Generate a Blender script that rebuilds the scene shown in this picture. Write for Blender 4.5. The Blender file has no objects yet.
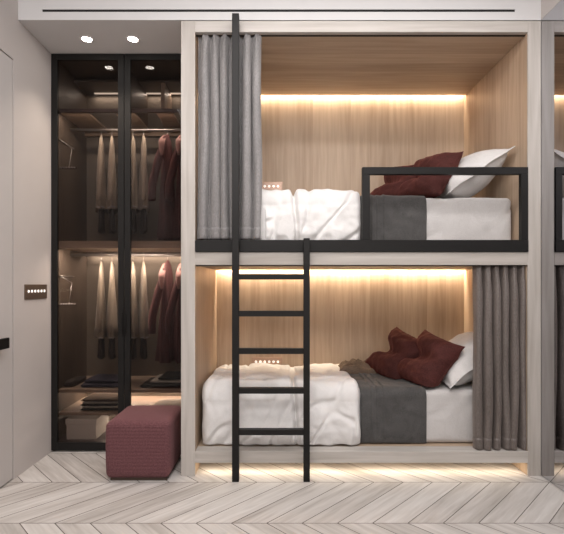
import bpy, bmesh, math, random
from mathutils import Vector, Matrix, noise
PI = math.pi
C = bpy.context.scene.collection
random.seed(4)

# ------------------------------------------------------------------ camera, world, exposure, room lights, added fills
CAMZ = 1.194; D0 = 2.93; F = 468.8
cam_d = bpy.data.cameras.new('camera'); cam = bpy.data.objects.new('camera', cam_d); C.objects.link(cam)
cam.location = (0, -D0, CAMZ); cam.rotation_euler = (PI/2, 0, 0)
cam_d.sensor_fit = 'HORIZONTAL'; cam_d.sensor_width = 36; cam_d.lens = F/564*36
cam_d.shift_x = 3/564; cam_d.shift_y = 18/564; cam_d.clip_start = .05
sc = bpy.context.scene; sc.camera = cam
w = bpy.data.worlds.new('world'); sc.world = w; w.use_nodes = True
w.node_tree.nodes['Background'].inputs[0].default_value = (.75, .8, .9, 1)
w.node_tree.nodes['Background'].inputs[1].default_value = .3
vs = sc.view_settings; vs.view_transform = 'Standard'; vs.look = 'None'; vs.gamma = 1; vs.use_curve_mapping = False
vs.exposure = 0.0

def area(name, loc, rot, sx, sy, power, col, spread=180):
    l = bpy.data.lights.new(name, 'AREA'); l.shape = 'RECTANGLE'; l.size = sx; l.size_y = sy
    l.energy = power; l.color = col; l.spread = math.radians(spread)
    o = bpy.data.objects.new(name, l); C.objects.link(o); o.location = loc; o.rotation_euler = rot
    return o
def spot(name, loc, power, col, deg=80, blend=.8, rad=.03, rot=(0, 0, 0)):
    l = bpy.data.lights.new(name, 'SPOT'); l.energy = power; l.color = col
    l.spot_size = math.radians(deg); l.spot_blend = blend; l.shadow_soft_size = rad
    o = bpy.data.objects.new(name, l); C.objects.link(o); o.location = loc; o.rotation_euler = rot
    return o
COOL = (1, .965, .95); WARM = (1, .83, .62); WARM2 = (1, .88, .74); SOFTW = (1, .86, .72)
area('ceiling_light', (0, -1.7, 3.08), (0, 0, 0), 2.2, .9, 24, COOL)
area('ceiling_strip_light', (.46, -.85, 3.11), (0, 0, 0), 2.0, .16, 25, COOL)
area('tilted_key_fill', (-.25, -3.0, 3.0), (math.radians(48), 0, 0), 1.3, .6, 60, COOL)  # added key tilted at the bunk front, not a real ceiling fixture
area('front_fill_light', (0, -4.3, 1.7), (PI/2, 0, 0), 2.8, 2.2, 22, COOL)  # added fill from behind the camera, the rear wall has no window
spot('downlight_a', (-1.293, .226, 2.825), 22, SOFTW, 95)
spot('downlight_b', (-.983, .226, 2.825), 22, SOFTW, 95)
area('bunk_led_upper', (.515, .982, 2.808), (math.radians(8), 0, 0), 2.05, .02, 10, WARM)
area('bunk_led_lower', (.515, .982, 1.35), (math.radians(8), 0, 0), 2.05, .02, 21, WARM)
area('underbed_led', (.515, .070, .075), (0, 0, 0), 2.02, .015, 2.3, WARM)
area('wardrobe_led_top', (-1.10, .965, 2.775), (0, 0, 0), .9, .015, 1.6, WARM2)
area('wardrobe_led_upper', (-1.12, .50, 2.445), (math.radians(20), 0, 0), .9, .02, 4.0, WARM2)
area('wardrobe_led_middle', (-1.12, .958, 1.455), (math.radians(-4), 0, 0), .9, .015, 4.5, WARM2)
area('wardrobe_fill_front', (-1.12, .50, 1.457), (math.radians(12), 0, 0), .9, .015, 11, WARM2)  # added fill to brighten the low shelf tops, no strip modelled here
area('wardrobe_led_lower', (-1.12, .94, .402), (math.radians(-25), 0, 0), .95, .02, 7, WARM2)
area('wardrobe_led_base', (-1.12, .94, .236), (math.radians(-25), 0, 0), .95, .02, 6, WARM2)

# ------------------------------------------------------------------ materials
def newmat(name):
    m = bpy.data.materials.new(name); m.use_nodes = True
    nt = m.node_tree; b = nt.nodes['Principled BSDF']
    return m, nt, b
def N(nt, t, **kw):
    n = nt.nodes.new(t)
    for k, v in kw.items(): setattr(n, k, v)
    return n
def mth(nt, op, a, b=None, c=None):
    n = nt.nodes.new('ShaderNodeMath'); n.operation = op
    for i, v in enumerate((a, b, c)):
        if v is None: continue
        if isinstance(v, (int, float)): n.inputs[i].default_value = v
        else: nt.links.new(v, n.inputs[i])
    return n.outputs[0]
def ramp(nt, fac, stops):
    r = nt.nodes.new('ShaderNodeValToRGB'); nt.links.new(fac, r.inputs[0])
    e = r.color_ramp.elements
    while len(e) < len(stops): e.new(.5)
    for i, (p, c) in enumerate(stops):
        e[i].position = p; e[i].color = (*c, 1)
    return r.outputs[0]
def flat(name, col, rough=.5, metal=0, spec=.5, noise_amt=.0, nscale=30):
    m, nt, b = newmat(name)
    b.inputs['Base Color'].default_value = (*col, 1); b.inputs['Roughness'].default_value = rough
    b.inputs['Metallic'].default_value = metal; b.inputs['Specular IOR Level'].default_value = spec
    tc = N(nt, 'ShaderNodeTexCoord'); nz = N(nt, 'ShaderNodeTexNoise'); nz.inputs['Scale'].default_value = nscale
    nt.links.new(tc.outputs['Object'], nz.inputs['Vector'])
    a = noise_amt
    nt.links.new(ramp(nt, nz.outputs[0], [(.3, tuple(c*(1-a) for c in col)), (.7, tuple(min(1, c*(1+a)) for c in col))]), b.inputs['Base Color'])
    return m
def emis(name, col, s):
    m, nt, b = newmat(name)
    b.inputs['Base Color'].default_value = (*col, 1)
    b.inputs['Emission Color'].default_value = (*col, 1); b.inputs['Emission Strength'].default_value = s
    return m
def wood(name, dark, light, axis='z', across='x', strip=.14, rough=.45, var=.12):
    """straight grained veneer: grain runs along `axis`, boards laid side by side along `across`"""
    m, nt, b = newmat(name)
    tc = N(nt, 'ShaderNodeTexCoord'); sp = N(nt, 'ShaderNodeSeparateXYZ'); nt.links.new(tc.outputs['Object'], sp.inputs[0])
    ax = {'x': 0, 'y': 1, 'z': 2}
    al = sp.outputs[ax[axis]]; ac = sp.outputs[ax[across]]
    oth = sp.outputs[[i for i in range(3) if i not in (ax[axis], ax[across])][0]]
    bid = mth(nt, 'FLOOR', mth(nt, 'DIVIDE', mth(nt, 'ADD', ac, 5.03), strip))
    wn = N(nt, 'ShaderNodeTexWhiteNoise', noise_dimensions='1D'); nt.links.new(bid, wn.inputs['W'])
    cmb = N(nt, 'ShaderNodeCombineXYZ')
    nt.links.new(mth(nt, 'MULTIPLY', mth(nt, 'ADD', ac, oth), 1.0), cmb.inputs[0])
    nt.links.new(mth(nt, 'ADD', mth(nt, 'MULTIPLY', al, .06), mth(nt, 'MULTIPLY', wn.outputs[0], 7.0)), cmb.inputs[1])
    n1 = N(nt, 'ShaderNodeTexNoise'); n1.inputs['Scale'].default_value = 32; n1.inputs['Detail'].default_value = 5; n1.inputs['Distortion'].default_value = .3
    nt.links.new(cmb.outputs[0], n1.inputs['Vector'])
    n2 = N(nt, 'ShaderNodeTexNoise'); n2.inputs['Scale'].default_value = 5; n2.inputs['Detail'].default_value = 2
    nt.links.new(cmb.outputs[0], n2.inputs['Vector'])
    v = mth(nt, 'ADD', mth(nt, 'MULTIPLY', n1.outputs[0], .55), mth(nt, 'MULTIPLY', n2.outputs[0], .45))
    v = mth(nt, 'ADD', v, mth(nt, 'MULTIPLY', mth(nt, 'SUBTRACT', wn.outputs[0], .5), var))
    nt.links.new(ramp(nt, v, [(.32, dark), (.68, light)]), b.inputs['Base Color'])
    b.inputs['Roughness'].default_value = rough; b.inputs['Specular IOR Level'].default_value = .35
    bp = N(nt, 'ShaderNodeBump'); bp.inputs['Strength'].default_value = .08; bp.inputs['Distance'].default_value = .002
    nt.links.new(n1.outputs[0], bp.inputs['Height']); nt.links.new(bp.outputs[0], b.inputs['Normal'])
    return m
def cloth(name, dark, light, weave=260, wrinkle=6, bump=.25, rough=.85, sheen=.0, wr=.35, stretch=(1, 1, 1), spec=.15):
    m, nt, b = newmat(name)
    tc = N(nt, 'ShaderNodeTexCoord'); mp = N(nt, 'ShaderNodeMapping'); mp.inputs['Scale'].default_value = stretch
    nt.links.new(tc.outputs['Object'], mp.inputs[0])
    n1 = N(nt, 'ShaderNodeTexNoise'); n1.inputs['Scale'].default_value = weave; n1.inputs['Detail'].default_value = 2
    n2 = N(nt, 'ShaderNodeTexNoise'); n2.inputs['Scale'].default_value = wrinkle; n2.inputs['Detail'].default_value = 4; n2.inputs['Distortion'].default_value = .8
    for n in (n1, n2): nt.links.new(mp.outputs[0], n.inputs['Vector'])
    v = mth(nt, 'ADD', mth(nt, 'MULTIPLY', n1.outputs[0], .6), mth(nt, 'MULTIPLY', n2.outputs[0], .4))
    nt.links.new(ramp(nt, v, [(.35, dark), (.65, light)]), b.inputs['Base Color'])
    b.inputs['Roughness'].default_value = rough; b.inputs['Sheen Weight'].default_value = sheen; b.inputs['Sheen Tint'].default_value = (*[min(1, c*5) for c in light], 1)
    b.inputs['Specular IOR Level'].default_value = spec
    h = mth(nt, 'ADD', mth(nt, 'MULTIPLY', n1.outputs[0], .12), mth(nt, 'MULTIPLY', n2.outputs[0], wr*4))
    bp = N(nt, 'ShaderNodeBump'); bp.inputs['Strength'].default_value = bump; bp.inputs['Distance'].default_value = .01
    nt.links.new(h, bp.inputs['Height']); nt.links.new(bp.outputs[0], b.inputs['Normal'])
    return m
def glassmat(name, tint, refl=1.0):
    m, nt, b = newmat(name); nt.nodes.remove(b)
    out = [n for n in nt.nodes if n.type == 'OUTPUT_MATERIAL'][0]
    tr = N(nt, 'ShaderNodeBsdfTransparent'); tr.inputs[0].default_value = (*tint, 1)
    gl = N(nt, 'ShaderNodeBsdfGlossy'); gl.inputs['Roughness'].default_value = .01; gl.inputs[0].default_value = (1, 1, 1, 1)
    fr = N(nt, 'ShaderNodeFresnel'); fr.inputs[0].default_value = 1.45
    mx = N(nt, 'ShaderNodeMixShader')
    nt.links.new(mth(nt, 'MULTIPLY', fr.outputs[0], refl), mx.inputs[0])
    nt.links.new(tr.outputs[0], mx.inputs[1]); nt.links.new(gl.outputs[0], mx.inputs[2]); nt.links.new(mx.outputs[0], out.inputs[0])
    return m
def corduroy(name, dark, light):
    m, nt, b = newmat(name)
    tc = N(nt, 'ShaderNodeTexCoord'); sp = N(nt, 'ShaderNodeSeparateXYZ'); nt.links.new(tc.outputs['Object'], sp.inputs[0])
    # ribs: run across the front horizontally, and front to back over the top
    nz = N(nt, 'ShaderNodeTexNoise'); nz.inputs['Scale'].default_value = 120; nz.inputs['Detail'].default_value = 3
    nt.links.new(tc.outputs['Object'], nz.inputs['Vector'])
    geo = N(nt, 'ShaderNodeNewGeometry'); sn = N(nt, 'ShaderNodeSeparateXYZ'); nt.links.new(geo.outputs['Normal'], sn.inputs[0])
    top = mth(nt, 'GREATER_THAN', sn.outputs[2], .6)
    fz = mth(nt, 'SINE', mth(nt, 'MULTIPLY', sp.outputs[2], 2*PI/.0085))
    diag = mth(nt, 'ADD', mth(nt, 'MULTIPLY', sp.outputs[0], .94), mth(nt, 'MULTIPLY', sp.outputs[1], -.34))
    fx = mth(nt, 'SINE', mth(nt, 'MULTIPLY', diag, 2*PI/.0085))
    rib = mth(nt, 'ADD', mth(nt, 'MULTIPLY', fx, top), mth(nt, 'MULTIPLY', fz, mth(nt, 'SUBTRACT', 1, top)))
    v = mth(nt, 'ADD', mth(nt, 'MULTIPLY', rib, .16), nz.outputs[0])
    nt.links.new(ramp(nt, v, [(.25, dark), (.8, light)]), b.inputs['Base Color'])
    b.inputs['Roughness'].default_value = .9; b.inputs['Sheen Weight'].default_value = .15; b.inputs['Sheen Tint'].default_value = (1, .6, .6, 1)
    b.inputs['Specular IOR Level'].default_value = .1
    bp = N(nt, 'ShaderNodeBump'); bp.inputs['Strength'].default_value = .5; bp.inputs['Distance'].default_value = .002
    nt.links.new(rib, bp.inputs['Height']); nt.links.new(bp.outputs[0], b.inputs['Normal'])
    return m
def chevron(name):
    m, nt, b = newmat(name)
    tc = N(nt, 'ShaderNodeTexCoord'); sp = N(nt, 'ShaderNodeSeparateXYZ'); nt.links.new(tc.outputs['Object'], sp.inputs[0])
    X, Y = sp.outputs[0], sp.outputs[1]
    R = .488; SH = .46; W = .177
    r = mth(nt, 'DIVIDE', mth(nt, 'ADD', Y, .58), R); row = mth(nt, 'FLOOR', r); f = mth(nt, 'SUBTRACT', r, row)
    odd = mth(nt, 'FLOORED_MODULO', row, 2) if False else mth(nt, 'ABSOLUTE', mth(nt, 'MODULO', row, 2))
    inv = mth(nt, 'SUBTRACT', 1, f)
    t = mth(nt, 'ADD', mth(nt, 'MULTIPLY', odd, inv), mth(nt, 'MULTIPLY', mth(nt, 'SUBTRACT', 1, odd), f))
    s = mth(nt, 'DIVIDE', mth(nt, 'SUBTRACT', mth(nt, 'SUBTRACT', X, mth(nt, 'MULTIPLY', t, SH)), 1.0), W)
    pid = mth(nt, 'FLOOR', s); fs = mth(nt, 'SUBTRACT', s, pid)
    e1 = mth(nt, 'MULTIPLY', mth(nt, 'MINIMUM', fs, mth(nt, 'SUBTRACT', 1, fs)), W*.707)
    e2 = mth(nt, 'MULTIPLY', mth(nt, 'MINIMUM', f, inv), R)
    seam = mth(nt, 'LESS_THAN', mth(nt, 'MINIMUM', e1, e2), .0022)
    wv = N(nt, 'ShaderNodeCombineXYZ'); nt.links.new(pid, wv.inputs[0]); nt.links.new(row, wv.inputs[1])
    wn = N(nt, 'ShaderNodeTexWhiteNoise', noise_dimensions='2D'); nt.links.new(wv.outputs[0], wn.inputs['Vector'])
    g = N(nt, 'ShaderNodeCombineXYZ')
    nt.links.new(mth(nt, 'MULTIPLY', s, W*.707), g.inputs[0])
    nt.links.new(mth(nt, 'MULTIPLY', Y, .11), g.inputs[1]); nt.links.new(mth(nt, 'MULTIPLY', wn.outputs[0], 9), g.inputs[2])
    n1 = N(nt, 'ShaderNodeTexNoise'); n1.inputs['Scale'].default_value = 42; n1.inputs['Detail'].default_value = 6; n1.inputs['Distortion'].default_value = .5
    nt.links.new(g.outputs[0], n1.inputs['Vector'])
    n2 = N(nt, 'ShaderNodeTexNoise'); n2.inputs['Scale'].default_value = 9; n2.inputs['Detail'].default_value = 3
    nt.links.new(g.outputs[0], n2.inputs['Vector'])
    v = mth(nt, 'ADD', mth(nt, 'MULTIPLY', n1.outputs[0], .5), mth(nt, 'MULTIPLY', n2.outputs[0], .5))
    v = mth(nt, 'ADD', v, mth(nt, 'MULTIPLY', mth(nt, 'SUBTRACT', wn.outputs[0], .5), .15))
    col = ramp(nt, v, [(.3, (.34, .31, .285)), (.5, (.50, .47, .445)), (.72, (.63, .605, .58))])
    mx = N(nt, 'ShaderNodeMix', data_type='RGBA'); nt.links.new(seam, mx.inputs[0]); nt.links.new(col, mx.inputs[6])
    mx.inputs[7].default_value = (.085, .07, .06, 1)
    nt.links.new(mx.outputs[2], b.inputs['Base Color'])
    b.inputs['Roughness'].default_value = .5; b.inputs['Specular IOR Level'].default_value = .35
    bp = N(nt, 'ShaderNodeBump'); bp.inputs['Strength'].default_value = .15; bp.inputs['Distance'].default_value = .002
    nt.links.new(mth(nt, 'SUBTRACT', n1.outputs[0], mth(nt, 'MULTIPLY', seam, 2)), bp.inputs['Height']); nt.links.new(bp.outputs[0], b.inputs['Normal'])
    return m

M = {}
M['floor'] = chevron('chevron_oak_floor')
M['plaster'] = flat('white_plaster', (.64, .63, .63), .8, noise_amt=.01, nscale=8)
M['wall'] = flat('greige_wall_paint', (.50, .46, .44), .75, noise_amt=.015, nscale=6)
M['doorpaint'] = flat('door_paint', (.49, .46, .445), .6, noise_amt=.01, nscale=6)
M['dark_gap'] = flat('dark_joint', (.012, .011, .011), .9)
fd, fl = (.36, .325, .29), (.55, .515, .48)
M['frame_v'] = wood('pale_frame_wood_upright', fd, fl, 'z', 'x', .5)
M['frame_h'] = wood('pale_frame_wood_level', fd, fl, 'x', 'z', .5)
bd, bl = (.37, .265, .183), (.56, .43, .318)
M['back_v'] = wood('warm_oak_back', bd, bl, 'z', 'x', .16, var=.2)
M['side_v'] = wood('warm_oak_side', bd, bl, 'z', 'y', .16, var=.2)
M['ceil_h'] = wood('warm_oak_ceiling', bd, bl, 'x', 'y', .13, var=.25)
M['steel'] = flat('black_powder_steel', (.009, .008, .0075), .5, 0, .25, noise_amt=.05, nscale=60)
M['glass'] = glassmat('smoked_glass', (.67, .64, .63), .38)
M['mirror'] = flat('mirror_silver', (.50, .50, .52), .015, 1.0)
M['led'] = emis('warm_led', (1, .88, .70), 3)
M['led_dim'] = emis('dim_warm_led', (1, .86, .70), 1.1)
M['lamp'] = emis('downlight_lens', (1, .93, .85), 34)
M['ring'] = flat('white_lamp_ring', (.75, .72, .7), .4)
M['bronze'] = flat('bronze_plate', (.16, .115, .085), .35, .6, noise_amt=.04)
M['copper_plate'] = flat('copper_beige_plate', (.42, .28, .21), .35, .35, noise_amt=.04)
M['button'] = emis('backlit_button', (1, .95, .9), .7)
M['wd_panel'] = wood('dark_walnut_panel', (.075, .055, .042), (.13, .10, .078), 'z', 'x', .3)
M['wd_back'] = flat('taupe_back_panel', (.17, .14, .11), .6, noise_amt=.05, nscale=4)
M['wd_shelf'] = wood('wardrobe_shelf_wood', (.30, .215, .155), (.46, .345, .26), 'x', 'y', .2)
M['wd_dark'] = flat('wardrobe_dark_trim', (.09, .065, .06), .5)
M['chrome'] = flat('satin_rail', (.55, .52, .5), .3, .9)
M['curtain'] = cloth('grey_linen_curtain', (.15, .14, .138), (.27, .256, .252), 300, 9, .3, .5, .25, stretch=(1, 1, .25), spec=.4)
M['curtain_b'] = cloth('taupe_velvet_curtain', (.085, .069, .060), (.165, .14, .128), 300, 9, .3, .42, .25, stretch=(1, 1, .25), spec=.5)
M['white'] = cloth('white_cotton', (.67, .65, .635), (.78, .76, .745), 350, 7, .35, .8, .1)
M['sheet'] = cloth('pale_grey_sheet', (.47, .445, .43), (.60, .58, .565), 350, 5, .6, .8, .25)
M['pillow'] = cloth('pale_pillow_linen', (.55, .53, .515), (.68, .66, .645), 350, 9, .35, .8, .1)
M['blanket'] = cloth('charcoal_wool', (.045, .043, .042), (.105, .101, .098), 330, 9, .3, .95, .25)
M['velvet'] = cloth('burgundy_velvet', (.030, .009, .008), (.085, .026, .022), 200, 8, .35, .8, .35)
M['brown'] = cloth('brown_knit', (.09, .06, .042), (.20, .145, .105), 200, 12, .3, .9, .2)
M['pouf'] = corduroy('burgundy_corduroy', (.10, .040, .045), (.18, .082, .087))
M['foot'] = flat('dark_pouf_base', (.05, .03, .02), .6)
M['beige_coat'] = cloth('beige_coat_cloth', (.34, .27, .20), (.50, .42, .33), 200, 10, .4, .85, .2, stretch=(1, 1, .3))
M['dark_trouser'] = cloth('charcoal_trouser_cloth', (.04, .033, .03), (.08, .066, .06), 200, 10, .3, .9, .1)
M['red_coat'] = cloth('burgundy_coat_cloth', (.065, .027, .027), (.13, .06, .058), 200, 10, .4, .85, .3, stretch=(1, 1, .3))
M['pink_lapel'] = cloth('dusty_pink_lining', (.34, .17, .15), (.46, .26, .23), 200, 10, .3, .85, .3)
M['navy'] = cloth('navy_knit', (.035, .032, .05), (.075, .07, .095), 200, 14, .3, .9, .2)
M['black_knit'] = cloth('black_knit', (.02, .017, .015), (.05, .044, .04), 200, 14, .3, .9, .2)
M['cream_knit'] = cloth('cream_knit', (.50, .44, .36), (.68, .62, .53), 200, 14, .3, .9, .2)
M['box'] = flat('ivory_card', (.74, .68, .60), .8, noise_amt=.02)
M['stitch'] = flat('pale_stitching', (.55, .53, .5), .8)

# ------------------------------------------------------------------ helpers
def tag(o, label=None, cat=None, group=None, kind=None):
    if label: o['label'] = label
    if cat: o['category'] = cat
    if group: o['group'] = group
    if kind: o['kind'] = kind
    return o
def thing(name, loc, label, cat, group=None):
    o = bpy.data.objects.new(name, None); C.objects.link(o); o.location = loc; o.empty_display_size = .1
    return tag(o, label, cat, group)
def wloc(o):
    v = Vector((0, 0, 0))
    while o: v += Vector(o.location); o = o.parent
    return v
def obj(name, bm, mat, parent=None, smooth=False, loc=None, label=None, cat=None, group=None):
    """all geometry is given in world coordinates; loc = where the object's own origin goes"""
    me = bpy.data.meshes.new(name)
    bmesh.ops.recalc_face_normals(bm, faces=bm.faces)
    base = Vector(loc) if loc is not None else (wloc(parent) if parent else Vector((0, 0, 0)))
    bmesh.ops.translate(bm, verts=bm.verts, vec=-base)
    bm.to_mesh(me); bm.free()
    for p in me.polygons: p.use_smooth = smooth
    me.materials.append(M[mat] if isinstance(mat, str) else mat)
    o = bpy.data.objects.new(name, me); C.objects.link(o)
    if parent:
        o.parent = parent; o.location = base - wloc(parent)
    else: o.location = base
    return tag(o, label, cat, group)
def boxes(*bs, bev=0, seg=1):
    bm = bmesh.new()
    for (x0, x1, y0, y1, z0, z1) in bs:
        t = bmesh.new()
        r = bmesh.ops.create_cube(t, size=1)
        bmesh.ops.scale(t, vec=(x1-x0, y1-y0, z1-z0), verts=t.verts)
        bmesh.ops.translate(t, vec=((x0+x1)/2, (y0+y1)/2, (z0+z1)/2), verts=t.verts)
        if bev: bmesh.ops.bevel(t, geom=t.edges[:], offset=bev, segments=seg, affect='EDGES', profile=.5)
        me = bpy.data.meshes.new('t'); t.to_mesh(me); t.free(); bm.from_mesh(me); bpy.data.meshes.remove(me)
    return bm
def cyl(bm, p0, p1, r0, r1=None, n=16, cap=True):
    r1 = r0 if r1 is None else r1
    p0, p1 = Vector(p0), Vector(p1); d = (p1-p0).normalized()
    a = d.orthogonal().normalized(); b = d.cross(a)
    ra = [bm.verts.new(p0+(a*math.cos(2*PI*i/n)+b*math.sin(2*PI*i/n))*r0) for i in range(n)]
    rb = [bm.verts.new(p1+(a*math.cos(2*PI*i/n)+b*math.sin(2*PI*i/n))*r1) for i in range(n)]
    for i in range(n): bm.faces.new((ra[i], ra[(i+1) % n], rb[(i+1) % n], rb[i]))
    if cap: bm.faces.new(ra[::-1]); bm.faces.new(rb)
    return bm
def loft(bm, rings, cap=True):
    vr = [[bm.verts.new(p) for p in r] for r in rings]
    n = len(vr[0])
    for a, b in zip(vr, vr[1:]):
        for i in range(n): bm.faces.new((a[i], a[(i+1) % n], b[(i+1) % n], b[i]))
    if cap: bm.faces.new(vr[0][::-1]); bm.faces.new(vr[-1])
    return bm
def tube(bm, pts, r, n=8):
    pts = [Vector(p) for p in pts]; rings = []
    for i, p in enumerate(pts):
        d = (pts[min(i+1, len(pts)-1)]-pts[max(i-1, 0)]).normalized()
        a = d.cross(Vector((0, 1, 0.01))).normalized(); b = d.cross(a)
        rr = r[i] if isinstance(r, (list, tuple)) else r
        rings.append([p+(a*math.cos(2*PI*k/n)+b*math.sin(2*PI*k/n))*rr for k in range(n)])
    return loft(bm, rings)
def struct(name, bm, mat):
    return tag(obj(name, bm, mat), kind='structure')
def fbm(x, y, z, o=3):
    return noise.fractal(Vector((x, y, z)), .9, 2.1, o)

# ------------------------------------------------------------------ room shell
XL, XR, XP = -1.63, 1.6375, -.6125
YB, YR, ZS, ZC = 1.08, -4.5, 2.85, 3.12
struct('floor', boxes((XL-.12, XR+.12, YR, YB+.1, -.06, 0)), 'floor')
struct('ceiling', boxes((XL-.12, XR+.12, YR, 0, ZC, ZC+.08)), 'plaster')
# left wall with the door let flush into it
dy0, dy1, dz = -.98, -.057, 2.574
struct('wall_left', boxes((XL-.12, XL, dy1+.006, YB, 0, ZC), (XL-.12, XL, YR, dy0-.004, 0, ZC),
                          (XL-.12, XL, dy0-.004, dy1+.006, dz+.004, ZC)), 'wall')
d = struct('door_1', boxes((XL-.06, XL-.001, dy0, dy1-.003, .008, dz-.003), bev=.002), 'doorpaint')
struct('trim_1', boxes((XL-.11, XL-.07, dy0-.003, dy1+.003, 0, dz+.003)), 'dark_gap')
obj('door_handle', boxes((XL, XL+.010, -.285, -.225, .822, .892), (XL+.010, XL+.045, -.268, -.243, .845, .869),
                     (XL+.042, XL+.060, -.36, -.196, .826, .888), bev=.003, seg=2), 'steel', d)
struct('wall_right', boxes((XR+.02, XR+.12, YR, YB, 0, ZC), (XR, XR+.02, YR, 0, ZS, ZC), (XR, XR+.02, YR, -3.2, 0, ZS)), 'wall')
struct('wall_back', boxes((XL-.12, XR+.12, YB, YB+.1, 0, ZC)), 'wall')
struct('wall_rear', boxes((XL-.12, XR+.12, YR-.1, YR, 0, ZC)), 'wall')
# dropped bulkhead above the bunk, with the slot left open in it
sx0, sx1, sz0, sz1 = -1.48, 1.475, 2.901, 2.917
struct('trim_2', boxes((XL, XR+.02, 0, YB, ZS, sz0), (XL, XR+.02, 0, YB, sz1, ZC),
                       (XL, sx0, 0, YB, sz0, sz1), (sx1, XR+.02, 0, YB, sz0, sz1),
                       (sx0, sx1, .05, YB, sz0, sz1)), 'plaster')
vent = obj('slot_vent', boxes((sx0, sx1, .004, .05, sz0+.0005, sz1-.0005)), 'dark_gap',
           label='long thin black slot vent set in the white bulkhead above the bunk', cat='vent', loc=(0, .03, sz0))
mir = obj('wall_mirror', boxes((XR+.001, XR+.012, -3.2, -.002, .004, ZS-.001)), 'mirror', loc=(XR, -1.6, 0),
          label='full-height wall mirror at the right edge reflecting the bunk bed', cat='mirror')

# ------------------------------------------------------------------ bunk bed
XI0, XI1 = -.525, 1.556
ZB0, ZB1 = 1.319, 1.400
bunk = thing('bunk_bed', (.515, .5, 0), 'built-in pale oak double bunk bed with warm strip lighting', 'bunk bed')
for a, b in ((XP, XI0), (XI1, XR)):
    obj('side_panel', boxes((a, b, 0, .012, 0, 2.845), bev=.001), 'frame_v', bunk)
    s = boxes((a, b, .012, 1.03, 0, 2.845))
    obj('side_lining', s, 'side_v', bunk)
obj('top_beam', boxes((XI0, XI1, 0, .03, 2.775, 2.845), bev=.0015), 'frame_h', bunk)
obj('top_panel', boxes((XI0, XI1, .03, .975, 2.775, 2.80), (XI0, XI1, .03, 1.03, 2.815, 2.845)), 'ceil_h', bunk)
obj('back_panel', boxes((XI0, XI1, 1.01, 1.03, 0.0, 2.815)), 'back_v', bunk)
obj('middle_beam', boxes((XI0, XI1, 0, .03, ZB0, ZB1), bev=.0015), 'frame_h', bunk)
obj('bed_deck', boxes((XI0, XI1, .03, .975, ZB0, 1.40), (XI0, XI1, .03, 1.009, 1.40, 1.418)), 'ceil_h', bunk)
obj('lower_beam', boxes((XI0, XI1, 0, .10, .0815, .153), bev=.0015), 'frame_h', bunk)
obj('bed_deck', boxes((XI0, XI1, .10, 1.009, .10, .150)), 'ceil_h', bunk)
obj('plinth', boxes((XI0, XI1, .30, .32, 0, .10)), 'frame_h', bunk)
obj('led_strip', boxes((XI0+.01, XI1-.01, .976, .990, 2.809, 2.814)), 'led', bunk, label='glowing warm strip light behind the upper ceiling')
obj('led_strip', boxes((XI0+.01, XI1-.01, .976, .990, 1.36, 1.366)), 'led', bunk, label='glowing warm strip light under the upper deck')
obj('led_strip', boxes((XI0+.02, XI1-.02, .062, .078, .077, .0812)), 'led', bunk, label='glowing warm strip light under the lower beam')
obj('curtain_track', boxes((XI0, XI1, .034, .044, 2.769, 2.7745)), 'steel', bunk)
obj('curtain_track', boxes((XI0, XI1, .034, .044, 1.313, 1.3185)), 'steel', bunk)
# black steel edge rail and guard frame
obj('edge_rail', boxes((XI0+.002, XI1-.002, -.012, .028, 1.4005, 1.475), bev=.002), 'steel', bunk, label='black steel edge rail')
gx0, gx1, gz = .520, 1.553, 1.929
obj('guard_rail', boxes((gx0, gx1, -.010, .026, gz-.044, gz), (gx0, gx0+.047, -.010, .026, 1.4755, gz-.044),
                        (gx1-.042, gx1, -.010, .026, 1.4755, gz-.044), bev=.0015), 'steel', bunk, label='rectangular black steel guard frame')

# ------------------------------------------------------------------ ladder
lad = thing('bunk_ladder', (-.05, -.07, 0), 'black steel ladder with one tall pole leaning on the bunk front', 'ladder')
lx = [(-.285, -.243, 2.842), (.149, .187, 1.478)]
for a, b, zt in lx:
    obj('upright', boxes((a, b, -.09, -.052, 0, zt), bev=.002), 'steel', lad)
for yc in (276.8, 313.5, 350.8, 390.3, 431.5):
    z = CAMZ-(yc-285)*2.86/F
    obj('rung', boxes((-.243, .149, -.09, -.052, z-.017, z+.017), bev=.0015), 'steel', lad)
for (a, b, zt) in lx:
    obj('bracket', boxes((a+.006, b-.006, -.0525, -.0115, 1.42, 1.455)), 'steel', lad)
obj('bracket', boxes((-.279, -.249, -.0525, .001, 2.79, 2.82)), 'steel', lad)

# ------------------------------------------------------------------ curtains
def curtain_pts(u, z, x0, x1, z0, z1, nf, amp, yc, seed):
    t = (z-z0)/(z1-z0)
    ph = 2*PI*nf*(u+.035*noise.noise(Vector((u*3.1+seed, seed, t*.6))))+seed
    a = amp*(.6+.4*min(1, (1-t)*6+.05))*(1+.35*noise.noise(Vector((u*4, t*.9, seed+5))))
    x = x0+(x1-x0)*u - .085*(x1-x0)/nf*math.sin(2*ph)*min(1, (1-t)*5) + .13*(x1-x0)/nf*(math.cos(ph)-math.cos(seed))*min(1, (1-t)*4+.3)
    x += .006*noise.noise(Vector((u*6, t*2.0, seed)))*(1-t)*4
    y = yc+a*math.sin(ph)+.004*noise.noise(Vector((u*20, t*3, seed)))
    if t > .93: y += .006*min(1, (t-.93)/.04)*math.sin(2*PI*nf*3*u)                       # gathered heading
    return min(x, 1.552+.002*math.sin(u*40)), min(max(y, yc-.038), yc+.036)
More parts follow.
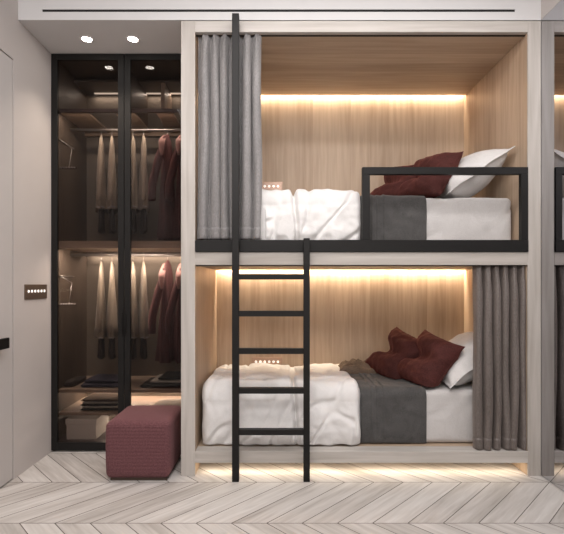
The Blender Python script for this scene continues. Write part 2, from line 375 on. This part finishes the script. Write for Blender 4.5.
def curtain(name, x0, x1, z0, z1, nf, amp, yc, seed, mat, label):
    root = thing(name, ((x0+x1)/2, yc, z0), label, 'curtain', None)
    def sheet(za, zb, nz, off, nm, m):
        bm = bmesh.new(); nu = nf*16; g = []
        def lay(o):
            g = []
            for j in range(nz+1):
                z = za+(zb-za)*j/nz; row = []
                for i in range(nu+1):
                    u = i/nu
                    x, y = curtain_pts(u, z, x0, x1, z0, z1, nf, amp, yc, seed)
                    xa, ya = curtain_pts(u+.002, z, x0, x1, z0, z1, nf, amp, yc, seed)
                    nn = Vector((ya-y, -(xa-x), 0)); nn = nn.normalized() if nn.length > 1e-7 else Vector((0, -1, 0))
                    row.append(bm.verts.new((x+nn.x*o, y+nn.y*o, z)))
                g.append(row)
            return g
        A = lay(off); B = lay(-off)
        for j in range(nz):
            for i in range(nu):
                bm.faces.new((A[j][i], A[j][i+1], A[j+1][i+1], A[j+1][i]))
                bm.faces.new((B[j][i], B[j+1][i], B[j+1][i+1], B[j][i+1]))
            for i in (0, nu): bm.faces.new((A[j][i], A[j+1][i], B[j+1][i], B[j][i]))
        for j in (0, nz):
            for i in range(nu): bm.faces.new((A[j][i], B[j][i], B[j][i+1], A[j][i+1]))
        return obj(nm, bm, m, root, smooth=True)
    sheet(z0, z1, 44, .0016, 'curtain_panel', mat)
    sheet(z0-.001, z0+.072, 5, .0030, 'hem', mat)
    return root
curtain('bunk_curtain', -.512, -.112, 1.484, 2.7735, 6, .034, .040, .6, 'curtain', 'grey linen curtain drawn aside at the left of the upper bunk')
curtain('bunk_curtain', 1.236, 1.580, .157, 1.3175, 6, .034, .046, 2.3, 'curtain_b', 'taupe curtain drawn aside at the right of the lower bunk')

# ------------------------------------------------------------------ bedding
def drape(name, x0, x1, zb, zt, thick, seed, mat, endr, label, cat, group=None, fold=None, y_back=.97, front=.14, drop=.012, wr=.02, seam=None, slump=0, nx=110, cr=.045, ymin=None, e2r=.06):
    """cloth laid over the mattress top and hanging down its front; its own thickness everywhere"""
    path = []
    n1 = 60
    for i in range(n1+1): path.append((y_back+(front+cr-y_back)*i/n1, zt, 0, 1))
    for i in range(1, 9):
        a = PI/2*i/8; path.append((front+cr-cr*math.sin(a), zt-cr+cr*math.cos(a), -math.sin(a), math.cos(a)))
    n3 = 60; zz = zb+drop
    for i in range(1, n3+1): path.append((front, zt-cr+(zz-zt+cr)*i/n3, -1, 0))
    L = [0]
    for a, b in zip(path, path[1:]): L.append(L[-1]+math.hypot(a[0]-b[0], a[1]-b[1]))
    T = L[-1]
    bm = bmesh.new(); G = []; Bk = []
    for j, (y, z, ny, nz) in enumerate(path):
        s = L[j]; row = []; rb = []
        for i in range(nx+1):
            u = i/nx; x = x0+(x1-x0)*u
            e = min(x-x0, x1-x)/endr; e = math.sqrt(max(0, 1-(1-min(e, 1))**2))
            e2 = min(s/.05, 1, (T-s)/e2r); e2 = math.sqrt(max(0, 1-(1-max(0, min(e2, 1)))**2))
            h = thick*(1 if not slump else .55+.45*min(1, max(0, (s/T-.35)*4)))
            h += wr*fbm(x*5+seed, s*5, seed, 3)
            rg = abs(noise.noise(Vector((x*4.5+s*3.2+seed, s*2.2-x*1.5, seed*2)))); h += wr*(.9*(.35-rg)*(1 if rg < .35 else .3)-.75*math.exp(-(rg/.085)**2)*(1 if slump else .3))
            if fold: h += fold(x, s, T)
            if seam is not None:
                dd = (x-seam-.012*math.sin(s*7))/.014; h -= thick*.85*math.exp(-dd*dd)
            if slump:
                q = max(0, (s-.75*T)/(.25*T)); h += slump*math.sin(PI*min(1, q*1.0))*.6
            h = max(h, .003)*e*e2+.0022
            dz = .0
            if T-s < .10 and slump: dz = .012*fbm(x*9+seed, 0, 3, 2)*((.10-(T-s))/.10)
            xx = x+.012*noise.noise(Vector((s*6, u*2, seed)))*(1 if endr > .02 else .25)*min(1, abs(1-2*u)*1.2)
            yy = y+ny*h
            if ymin is not None: yy = max(yy, .092 if xx < ymin else .052)
            row.append(bm.verts.new((xx, yy, max(z+nz*h+dz, zb+.002))))
        G.append(row)
    for a, b in zip(G, G[1:]):
        for i in range(nx): bm.faces.new((a[i], a[i+1], b[i+1], b[i]))
    # underside so it is a closed body
    y0 = G[0]; 
    for j, (y, z, ny, nz) in enumerate(path):
        Bk.append([bm.verts.new((x0, y+ny*.0012, z+nz*.0012)), bm.verts.new((x1, y+ny*.0012, z+nz*.0012))])
    for j in range(len(path)-1):
        bm.faces.new((Bk[j][0], Bk[j+1][0], Bk[j+1][1], Bk[j][1]))
        bm.faces.new((Bk[j][0], G[j][0], G[j+1][0], Bk[j+1][0]))
        bm.faces.new((Bk[j][1], Bk[j+1][1], G[j+1][-1], G[j][-1]))
    return obj(name, bm, mat, None, smooth=True, loc=((x0+x1)/2, .5, zt), label=label, cat=cat, group=group)

def pillow(name, cx, cy, cz, w, h, t, rot, mat, label, cat, seed=0, chop=0, flange=0, pinch=.07, wr=.006, p=.5, group=None, n=44, zmin=None, xmax=None):
    """cushion: two bulging faces meeting in a seam, pinched sides, optional dented top and flat flange"""
    bm = bmesh.new(); S = []
    R = Matrix.Rotation(math.radians(rot[2]), 4, 'Z') @ Matrix.Rotation(math.radians(rot[1]), 4, 'Y') @ Matrix.Rotation(math.radians(rot[0]), 4, 'Z')
    for side in (1, -1):
        g = []
        for j in range(n+1):
            row = []
            for i in range(n+1):
                u = -1+2*i/n; v = -1+2*j/n
                u = math.sin(u*PI/2)*.35+u*.65; v = math.sin(v*PI/2)*.35+v*.65
                k = 1-pinch*(1-abs(v)**2.2); kk = 1-pinch*(1-abs(u)**2.2)
                x = u*w/2*k; y = v*h/2*kk
                ui, vi = abs(u)/(1-flange), abs(v)/(1-flange)
                b = max(0, (1-min(1, ui)**2.4))**p*max(0, (1-min(1, vi)**2.4))**p
                z = b*t/2
                z += b**.5*wr*fbm(u*2.4+seed, v*2.4, seed+side*3, 3)
                ed = min(1, (1-max(abs(u), abs(v)))*5); ang = math.atan2(v, u)
                z -= wr*.9*(1-ed)*b**.3*abs(math.sin(ang*11+seed))
                if chop:
                    q = max(0, (v+1.0)/2.0); dd = math.exp(-(u/.30)**2)
                    z -= chop*.6*t*dd*q*b**.5; y -= chop*.27*h*dd*max(0, v)**1.5
                    z = max(z, b*.02)
                z = max(z, 0)+.0022
                y2 = y; z2 = z*side
                if flange and b < .02: z2 += .006*math.sin(ang*7+seed)*max(0, max(abs(u), abs(v))-.9)*10
                pt = R @ Vector((x, y2, z2))+Vector((cx, cy, cz))
                if zmin is not None and pt.y > .10 and pt.z < zmin+(.004 if side > 0 else 0): pt.z = zmin+(.004 if side > 0 else 0)
                if xmax is not None and pt.x > xmax: pt.x = xmax-(.004 if side > 0 else 0)
                row.append(bm.verts.new(pt))
            g.append(row)
        S.append(g)
    A, B = S
    for j in range(n):
        for i in range(n):
            bm.faces.new((A[j][i], A[j][i+1], A[j+1][i+1], A[j+1][i])); bm.faces.new((B[j][i], B[j+1][i], B[j+1][i+1], B[j][i+1]))
    for i in range(n):
        bm.faces.new((A[0][i], B[0][i], B[0][i+1], A[0][i+1])); bm.faces.new((A[n][i], A[n][i+1], B[n][i+1], B[n][i]))
        bm.faces.new((A[i][0], A[i+1][0], B[i+1][0], B[i][0])); bm.faces.new((A[i][n], B[i][n], B[i+1][n], A[i+1][n]))
    return obj(name, bm, mat, None, smooth=True, loc=(cx, cy, cz), label=label, cat=cat, group=group)

def rounded(x0, x1, y0, y1, z0, z1, r, seg=5):
    return boxes((x0, x1, y0, y1, z0, z1), bev=r, seg=seg)
ZM = {0: (.1535, .508), 1: (1.4185, 1.775)}
for k, (zb, zt) in ZM.items():
    w_ = 'lower' if k == 0 else 'upper'
    mb = rounded(-.505, 1.535, .142, .99, zb, zt-.004, .035)
    bmesh.ops.subdivide_edges(mb, edges=[e for e in mb.edges if e.calc_length() > .1], cuts=70, use_grid_fill=True)
    mb.normal_update()
    for v in mb.verts:
        if v.co.z > zb+.03:
            rg = abs(noise.noise(Vector((v.co.x*5+k*3, v.co.z*4-v.co.x*2.5, v.co.y*3))))
            v.co += v.normal*(.004*fbm(v.co.x*4+k*5, v.co.y*4, v.co.z*6, 3)-.006*math.exp(-(rg/.10)**2))
    obj('mattress', mb, 'sheet', smooth=True, loc=(.5, .5, zb),
        label='mattress in a pale grey sheet on the %s bunk' % w_, cat='mattress')
    def fold(x, s, T):
        return 0.020*math.exp(-((s-.04)/.05)**2)
    sd = 1.7 if k == 0 else 6.1
    drape('duvet', -.500, .531, zb, zt, .050, sd, 'white', .045, 'plump white duvet folded over the left half of the %s bunk' % w_, 'duvet',
          seam=.102, slump=.05, wr=.024, drop=0, ymin=-.085 if k else -9, e2r=.022, nx=200)
    def bf(x, s, T):
        v = 0
        for c_, a_ in ((.60, .014), (.635, .008), (.68, .012)):
            v -= .006*math.exp(-((x-c_)/.0035)**2)
            v += a_/(1+math.exp(-(x-c_)/.0025))*math.exp(-max(0, x-c_)/.03)
        return v
    drape('throw_blanket', .533, .966, zb, zt, .008, sd+3, 'blanket', .012, 'charcoal throw blanket laid across the %s mattress' % w_, 'blanket',
          fold=bf, wr=.006, drop=.006)

# white pillows leaning on the right-hand wall, burgundy cushions in front
OZ = 1.267
for oz, wd_, zm in ((OZ, 'upper', 1.7785), (0, 'lower', .5115)):
    pillow('bed_pillow', 1.318, .41, .680+oz, .52, .60, .26, (0, -36, 0), 'pillow', 'pale grey pillow with a flat border leaning on the end wall of the %s bunk' % wd_, 'pillow', 3+oz, flange=.09, zmin=zm, xmax=1.552)
    pillow('velvet_cushion', 1.03, .34, .665+oz, .41, .41, .21, (-14 if not oz else -3, -54, 30), 'velvet', 'burgundy velvet cushion nearer the grey pillow on the %s bunk' % wd_, 'cushion', 8+oz, chop=1.0, wr=.015, zmin=zm+.012)
    pillow('velvet_cushion', .88, .60, .665+oz, .41, .41, .21, (-18 if not oz else -5, -50, 36), 'velvet', 'burgundy velvet cushion farther from the grey pillow on the %s bunk' % wd_, 'cushion', 9+oz, chop=1.0, wr=.015, zmin=zm+.012)

# crumpled brown throw at the back of the lower bunk
bm = bmesh.new(); n = 46; G = []; Bk = []
for j in range(n+1):
    row = []; rb = []
    for i in range(n+1):
        u, v = -1+2*i/n, -1+2*j/n
        q = max(0, 1-max(abs(u), abs(v))**3)**.5
        x = .640+.170*u*(1+.12*noise.noise(Vector((v*2, 3, 1)))); y = .74+.12*v*(1+.15*noise.noise(Vector((u*2, 7, 1))))
        rg = abs(noise.noise(Vector((u*1.6+v*.8, v*1.9, 4.2))))
        z = .524+q*max(.004, .040+.075*(.4-rg)*1.6+.02*noise.noise(Vector((u*4, v*4, 9))))
        row.append(bm.verts.new((x, y, z))); rb.append(bm.verts.new((x, y, .5215)))
    G.append(row); Bk.append(rb)
for j in range(n):
    for i in range(n):
        bm.faces.new((G[j][i], G[j][i+1], G[j+1][i+1], G[j+1][i])); bm.faces.new((Bk[j][i], Bk[j+1][i], Bk[j+1][i+1], Bk[j][i+1]))
for i in range(n):
    for j in (0, n): bm.faces.new((G[j][i], Bk[j][i], Bk[j][i+1], G[j][i+1])); bm.faces.new((G[i][j], Bk[i][j], Bk[i+1][j], G[i+1][j]))
obj('crumpled_throw', bm, 'brown', None, smooth=True, loc=(.64, .74, .5215), label='crumpled brown throw at the back of the lower bunk beside the duvet', cat='blanket')

# ------------------------------------------------------------------ socket plates
def plate(label, axis, p, wd, ht, mat):
    x, y, z = p
    if axis == 'y':      # on a wall facing the camera; p = left bottom corner on the wall
        root = thing('socket_plate', (x+wd/2, y, z), label, 'socket plate')
        obj('cover', boxes((x, x+wd, y-.008, y-.0002, z, z+ht), bev=.002), mat, root)
        for i in range(6):
            cx = x+wd*(.14+.72*i/5); b = bmesh.new()
            cyl(b, (cx, y-.008, z+ht*.56), (cx, y-.0105, z+ht*.56), .0100, .009)
            obj('button', b, 'button', root)
    else:
        root = thing('socket_plate', (x, y+wd/2, z), label, 'socket plate')
        obj('cover', boxes((x+.0002, x+.008, y, y+wd, z, z+ht), bev=.002), mat, root)
        for i in range(6):
            cy = y+wd*(.14+.72*i/5); b = bmesh.new()
            cyl(b, (x+.008, cy, z+ht*.54), (x+.0105, cy, z+ht*.54), .0100, .009)
            obj('button', b, 'button', root)
plate('copper plate with six white buttons on the lower bunk back wall', 'y', (-.229, 1.01, .503), .256, .085, 'copper_plate')
plate('copper plate with white buttons beside the curtain in the upper bunk', 'y', (-.229, 1.01, 1.975), .256, .085, 'copper_plate')
plate('bronze plate with six white buttons on the left wall', 'x', (XL, .067, 1.10), .283, .098, 'bronze')

# ------------------------------------------------------------------ downlights in the niche soffit
for i, (x, lab) in enumerate(((-1.293, 'round recessed downlight nearer the left wall above the wardrobe'),
                              (-.983, 'round recessed downlight nearer the bunk above the wardrobe'))):
    r = thing('ceiling_downlight', (x, .226, ZS), lab, 'ceiling light', 'downlights above the wardrobe')
    b = bmesh.new(); loft(b, [[(x+rr*math.cos(t*PI/14), .226+rr*math.sin(t*PI/14), z) for t in range(28)]
                              for rr, z in ((.044, ZS-.0002), (.044, ZS-.004), (.036, ZS-.005), (.032, ZS-.0006))], cap=False)
    obj('trim_ring', b, 'ring', r, smooth=True)
    b = bmesh.new(); cyl(b, (x, .226, ZS-.0004), (x, .226, ZS-.0035), .031, .030, 24)
    obj('lens', b, 'lamp', r)

# ------------------------------------------------------------------ wardrobe
WY0, WY1 = .42, .445
wd = thing('wardrobe', (-1.12, .73, 0), 'built-in dark wardrobe with two smoked glass doors left of the bunk', 'wardrobe')
obj('side_panel', boxes((XL+.001, XL+.018, WY1+.002, 1.0, .0, 2.83)), 'wd_panel', wd)
obj('side_panel', boxes((XP-.018, XP-.001, WY1+.002, 1.0, .0, 2.83)), 'wd_panel', wd)
obj('top_panel', boxes((XL+.001, XP-.001, WY1+.002, 1.02, 2.83, 2.849)), 'wd_panel', wd)
obj('back_panel', boxes((XL+.001, XP-.001, 1.0, 1.02, .0, 2.83)), 'wd_back', wd)
obj('base_panel', boxes((XL+.018, XP-.018, WY1+.004, 1.0, .03, .062)), 'wd_dark', wd)
xa, xb = XL+.018, XP-.018
# top rack: front and back bars with boards running front to back
obj('rack_bar', boxes((xa, xb, .475, .495, 2.450, 2.475)), 'wd_dark', wd)
obj('rack_bar', boxes((xa, xb, .96, .98, 2.43, 2.475)), 'wd_shelf', wd)
for x0, x1 in ((-1.60, -1.40), (-1.20, -1.06), (-.90, -.78)):
    obj('rack_board', boxes((x0, x1, .495, .96, 2.452, 2.468)), 'wd_shelf', wd)
obj('divider', boxes((-1.12, -1.10, .50, .999, 2.475, 2.787)), 'wd_panel', wd)
obj('divider', boxes((-.93, -.90, .76, .999, 2.475, 2.787)), 'wd_shelf', wd)
obj('upper_shelf', boxes((xa, xb, .75, .999, 2.788, 2.806)), 'wd_panel', wd)
obj('led_strip', boxes((xa+.08, xb, .955, .975, 2.782, 2.787)), 'led_dim', wd)
# middle shelf, rails
obj('middle_shelf', boxes((xa, xb, .47, .999, 1.462, 1.513)), 'wd_shelf', wd)
obj('led_strip', boxes((xa+.02, xb-.02, .953, .963, 1.456, 1.461)), 'led', wd)
obj('shelf_lip', boxes((xa, xb, .925, .935, 1.440, 1.462)), 'wd_dark', wd)
for z in (2.394, 1.426):
    b = bmesh.new(); cyl(b, (xa, .70, z), (xb, .70, z), .011, n=14)
    obj('hanging_rail', b, 'chrome', wd, smooth=True)
# low shelves
obj('low_shelf', boxes((xa, xb, .49, .999, .408, .433), bev=.002), 'wd_shelf', wd)
obj('low_shelf', boxes((xa, xb, .49, .999, .243, .265), bev=.002), 'wd_shelf', wd)
obj('led_strip', boxes((xa+.02, xb-.02, .935, .945, .403, .4075)), 'led', wd)
obj('led_strip', boxes((xa+.02, xb-.02, .935, .945, .238, .2425)), 'led', wd)
# doors
for n_, (a, b) in enumerate(((XL+.002, -1.109), (-1.105, XP-.002))):
    st = .042
    dr = obj('door', boxes((a, a+st, WY0, WY1, .012, 2.847), (b-st, b, WY0, WY1, .012, 2.847),
                           (a+st, b-st, WY0, WY1, .012, .067), (a+st, b-st, WY0, WY1, 2.805, 2.847), bev=.001), 'steel', wd,
             loc=(a, WY0, 0))
    obj('glass_pane', boxes((a+st, b-st, WY0+.010, WY0+.016, .067, 2.805)), 'glass', dr)
    hx = b-.012 if n_ == 0 else a+.006
    obj('handle', boxes((hx, hx+.007, WY0-.020, WY0-.012, .84, 1.00), (hx, hx+.007, WY0-.012, WY0, .845, .852), (hx, hx+.007, WY0-.012, WY0, .988, .995)), 'steel', dr)

# ------------------------------------------------------------------ hanging clothes
def garment(name, x, zrail, ztop, zhem, col, rot, rx, label, cat, group, lapel=None, under=None, seed=0, ry=.20):
    yc = .70
    root = thing(name, (x, yc, zhem), label, cat, group)
    R = Matrix.Rotation(math.radians(rot), 3, 'Z')
    def P(lx_, ly_, z): 
        v = R @ Vector((lx_, ly_, 0)); return Vector((x+v.x, yc+v.y, z))
    n = 36
    def ring(z, a, c, f=0, oy=0):
        pts = []
        for k in range(n):
            t = 2*PI*k/n
            wv = 1+f*math.sin(t*7+seed+z*3)+f*.6*math.sin(t*11+seed*2)
            pts.append(P(a*math.cos(t)*wv, oy+c*math.sin(t)*(1+.3*(wv-1)), z))
        return pts
    H = ztop-zhem; b = bmesh.new()
    prof = [(0, .008, .03, 0), (.02, rx*.35, .07, 0), (.045, rx*.5, .13, 0), (.075, rx*.6, .165, .04), (.13, rx*.65, .18, .08),
            (.25*H+.1, rx*.8, .175, .14), (.6*H, rx*1.0, ry*.95, .2), (.85*H, rx*1.2, ry, .25), (H, rx*1.35, ry*1.03, .28)]
    prof.sort()
    loft(b, [ring(ztop-dz_, a, c, f) for dz_, a, c, f in prof]); obj('body', b, col, root, smooth=True)
    for sgn in (-1, 1):
        b = bmesh.new(); rings = []
        for q in range(9):
            t = q/8; z = ztop-.065-t*min(.48, H*.8)
            cy = sgn*(.168+.035*math.sin(min(1, t*1.4)*PI/2)); cx_ = -.012*t*(1 if sgn < 0 else 1)-(.075*min(1, t*1.3) if lapel and sgn < 0 else 0)
            rr = (.040 if lapel else .026)*(1-.25*t)*(.35+.65*min(1, t*2.5))
            rings.append([P(cx_+rr*.85*math.cos(2*PI*k/14)*(1+.1*math.sin(k*3+q)), cy+rr*math.sin(2*PI*k/14), z) for k in range(14)])
        loft(b, rings); obj('sleeve', b, col, root, smooth=True)
    b = bmesh.new()
    if lapel:
        # open front edge folded back, facing the doors
        rings = []
        for q in range(8):
            t = q/7; z = ztop-.03-t*.19; wd_ = .008+.015*math.sin(PI*min(1, t*.9+.1))
            oy = -.07-.155*min(1, t*2.2)
            rings.append([P(-rx*.5+.012+wd_*math.cos(2*PI*k/10), oy-.012+.008*math.sin(2*PI*k/10), z) for k in range(10)])
        loft(b, rings); obj('lapel', b, lapel, root, smooth=True, label='dusty pink lapel')
        b = bmesh.new()
    else:
        loft(b, [ring(zhem+.004, rx*1.27, ry*1.04, .22), ring(zhem+.010, rx*1.27, ry*1.04, .22)]); obj('hem_stitch', b, 'stitch', root, smooth=True)
        b = bmesh.new()
    if under:
        loft(b, [ring(zhem+.05, rx*.6, .12, .1), ring(zhem-.08, rx*.75, .15, .15), ring(zhem-under, rx*.85, .155, .2)])
        obj('trousers', b, 'dark_trouser', root, smooth=True, label='dark trousers showing below the hem'); b = bmesh.new()
    # hanger
    hk = [P(0, 0, ztop-.005), P(0, 0, zrail-.03)]
    for q in range(11):
        a = -PI/2+q*PI*1.35/10
        hk.append(P(0, .0175*math.cos(a), zrail-.0125+.0285*0+.0175*math.sin(a)+.0135))
    tube(b, hk, .0022, 6)
    obj('hanger_hook', b, 'chrome', root, smooth=True)
    return root
def px2x(px, Y): return (px-279)*(D0+Y)/F
for lvl, zr, zt_, zh, und, zred in (('upper', 2.394, 2.345, 1.765, .16, 1.545), ('lower', 1.426, 1.375, .80, .16, .62)):
    for q, (px, pos) in enumerate(((101.5, 'first pale coat from the left'), (112, 'second pale coat from the left'), (133, 'third pale coat from the left'), (143.5, 'fourth pale coat from the left, next to a burgundy coat'))):
        garment('hanging_coat', px2x(px, .70), zr, zt_, zh, 'beige_coat', 19, .028, '%s on the %s wardrobe rail' % (pos, lvl), 'coat', 'pale coats on the %s rail' % lvl, under=und, seed=q+1)
    for q, (px, pos) in enumerate(((163.5, 'burgundy coat next to the pale coats'), (180, 'burgundy coat at the right end, half behind the bunk post'))):
        garment('hanging_coat', px2x(px, .57), zr, zt_+.01, zred, 'red_coat', 6, .048, '%s on the %s wardrobe rail' % (pos, lvl), 'coat', 'burgundy coats on the %s rail' % lvl, lapel='pink_lapel', seed=q+7, ry=.19)
# pull-out tie and trouser racks at the left wall of the wardrobe
for z, lab in ((2.19, 'small pull-out hook rack on the wardrobe side above the middle shelf'), (1.19, 'small pull-out tie rack with pale pegs below the middle shelf')):
    r = thing('pull_out_rack', (xa+.04, .60, z), lab, 'rack')
    b = bmesh.new(); tube(b, [(xa+.006, .50, z+.07), (xa+.035, .53, z+.05), (xa+.07, .56, z+.02)], .004, 8); tube(b, [(xa+.006, .50, z+.07), (xa+.006, .74, z+.07)], .004, 8)
    tube(b, [(xa+.07, .56, z+.02), (xa+.068, .54, z-.06), (xa+.066, .52, z-.13)], .0025, 8)
    obj('arm', b, 'chrome', r, smooth=True)
    for q in range(6):
        b = bmesh.new(); cyl(b, (xa+.012+.02*q, .50, z-.135), (xa+.012+.02*q, .515, z-.135), .006, n=10)
        obj('peg', b, 'ring' if z < 1.5 else 'chrome', r)
    obj('peg_bar', boxes((xa+.001, xa+.125, .515, .525, z-.142, z-.128)), 'wd_dark', r)

# ------------------------------------------------------------------ folded clothes and box
def folded(name, x0, x1, y0, y1, z, t, mat, label, seed, cat='clothes', group=None):
    b = bmesh.new(); nx, m = 20, 30; rings = []
    for i in range(nx+1):
        u = i/nx; x = x0+(x1-x0)*u
        e = math.sqrt(max(0, 1-max(0, abs(2*u-1)-.88)**2/.0144))*.9+.1
        pts = []
        for k in range(m):
            a = 2*PI*k/m; c_, s_ = math.cos(a), math.sin(a)
            sy = abs(c_)**.35*(1 if c_ > 0 else -1); sz = abs(s_)**.55*(1 if s_ > 0 else -1)
            yy = (y0+y1)/2+(y1-y0)/2*sy*(.97+.03*e)+.006*noise.noise(Vector((u*4, seed, 2)))
            zz = z+t/2+t/2*sz*e
            if c_ < -.55: zz += 0; yy += .010*math.exp(-((s_)/.10)**2)
            if s_ > 0: zz += .18*t*fbm(x*9+seed, yy*9, seed, 2)-.09*t
            pts.append((x, yy, max(z+.0005, zz)))
        rings.append(pts)
    loft(b, rings)
    return obj(name, b, mat, None, smooth=True, loc=((x0+x1)/2, (y0+y1)/2, z), label=label, cat=cat, group=group)
G_ = 'folded clothes on the wardrobe shelves'
folded('folded_sweater', -1.47, -1.19, .53, .80, .433, .034, 'navy', 'navy folded sweater, lower of the two behind the left door', 1, group=G_)
folded('folded_sweater', -1.45, -1.21, .545, .79, .4675, .026, 'navy', 'navy folded sweater on top, behind the left door', 2, group=G_)
folded('folded_sweater', -1.595, -1.53, .54, .80, .433, .05, 'dark_trouser', 'small dark folded bundle at the far left of the upper low shelf', 3, group=G_)
folded('folded_sweater', -1.03, -.67, .52, .82, .433, .032, 'black_knit', 'black folded sweater under the cream one, behind the right door', 4, group=G_)
folded('folded_sweater', -.96, -.66, .55, .83, .4655, .022, 'cream_knit', 'cream folded sweater between the two black ones', 5, group=G_)
folded('folded_sweater', -.90, -.65, .54, .82, .488, .026, 'black_knit', 'black folded sweater on top of the cream one', 6, group=G_)
for q, (mt, tt, l_) in enumerate((('black_knit', .018, 'dark folded shirt at the bottom of the striped pile'), ('cream_knit', .014, 'cream folded shirt, second from the bottom of the striped pile'),
                                  ('black_knit', .018, 'dark folded shirt above the lower cream one in the striped pile'), ('cream_knit', .014, 'cream folded shirt under the top of the striped pile'),
                                  ('brown', .018, 'brown folded shirt on top of the striped pile'))):
    folded('folded_shirt', -1.47+.012*(q % 2), -1.17-.008*(q % 3), .53, .78, .265+sum((.018, .014, .018, .014, .018)[:q])+.0004*q, tt, mt, l_, 10+q, group=G_)
folded('folded_sweater', -.95, -.66, .53, .80, .265, .035, 'cream_knit', 'cream folded sweater low behind the pouf', 20, group=G_)
bx = thing('storage_box', (-1.447, .66, .062), 'ivory lidded cardboard box on the wardrobe floor', 'box')
obj('box_body', boxes((-1.556, -1.340, .502, .75, .0625, .195), bev=.002), 'box', bx)
obj('lid', boxes((-1.562, -1.334, .496, .756, .172, .212), bev=.003, seg=2), 'box', bx)

# ------------------------------------------------------------------ pouf
pf = thing('pouf', (-.857, .12, 0), 'burgundy corduroy cube pouf on the floor in front of the wardrobe', 'pouf')
b = rounded(-1.058, -.668, -.085, .335, .014, .362, .035, 6)
bmesh.ops.subdivide_edges(b, edges=[e for e in b.edges if e.calc_length() > .1], cuts=8, use_grid_fill=True)
for v in b.verts:
    c_ = Vector((-.857, .125, .19)); dd = v.co-c_
    q = (1-min(1, abs(dd.z)/.17)**2); v.co.x += dd.x*.02*q; v.co.y += dd.y*.02*q
    if dd.z > .12: v.co.z += .008*(1-min(1, abs(dd.x)/.19)**2)*(1-min(1, abs(dd.y)/.21)**2)
obj('upholstery', b, 'pouf', pf, smooth=True)
obj('base', boxes((-1.03, -.684, -.065, .315, 0, .016)), 'foot', pf)
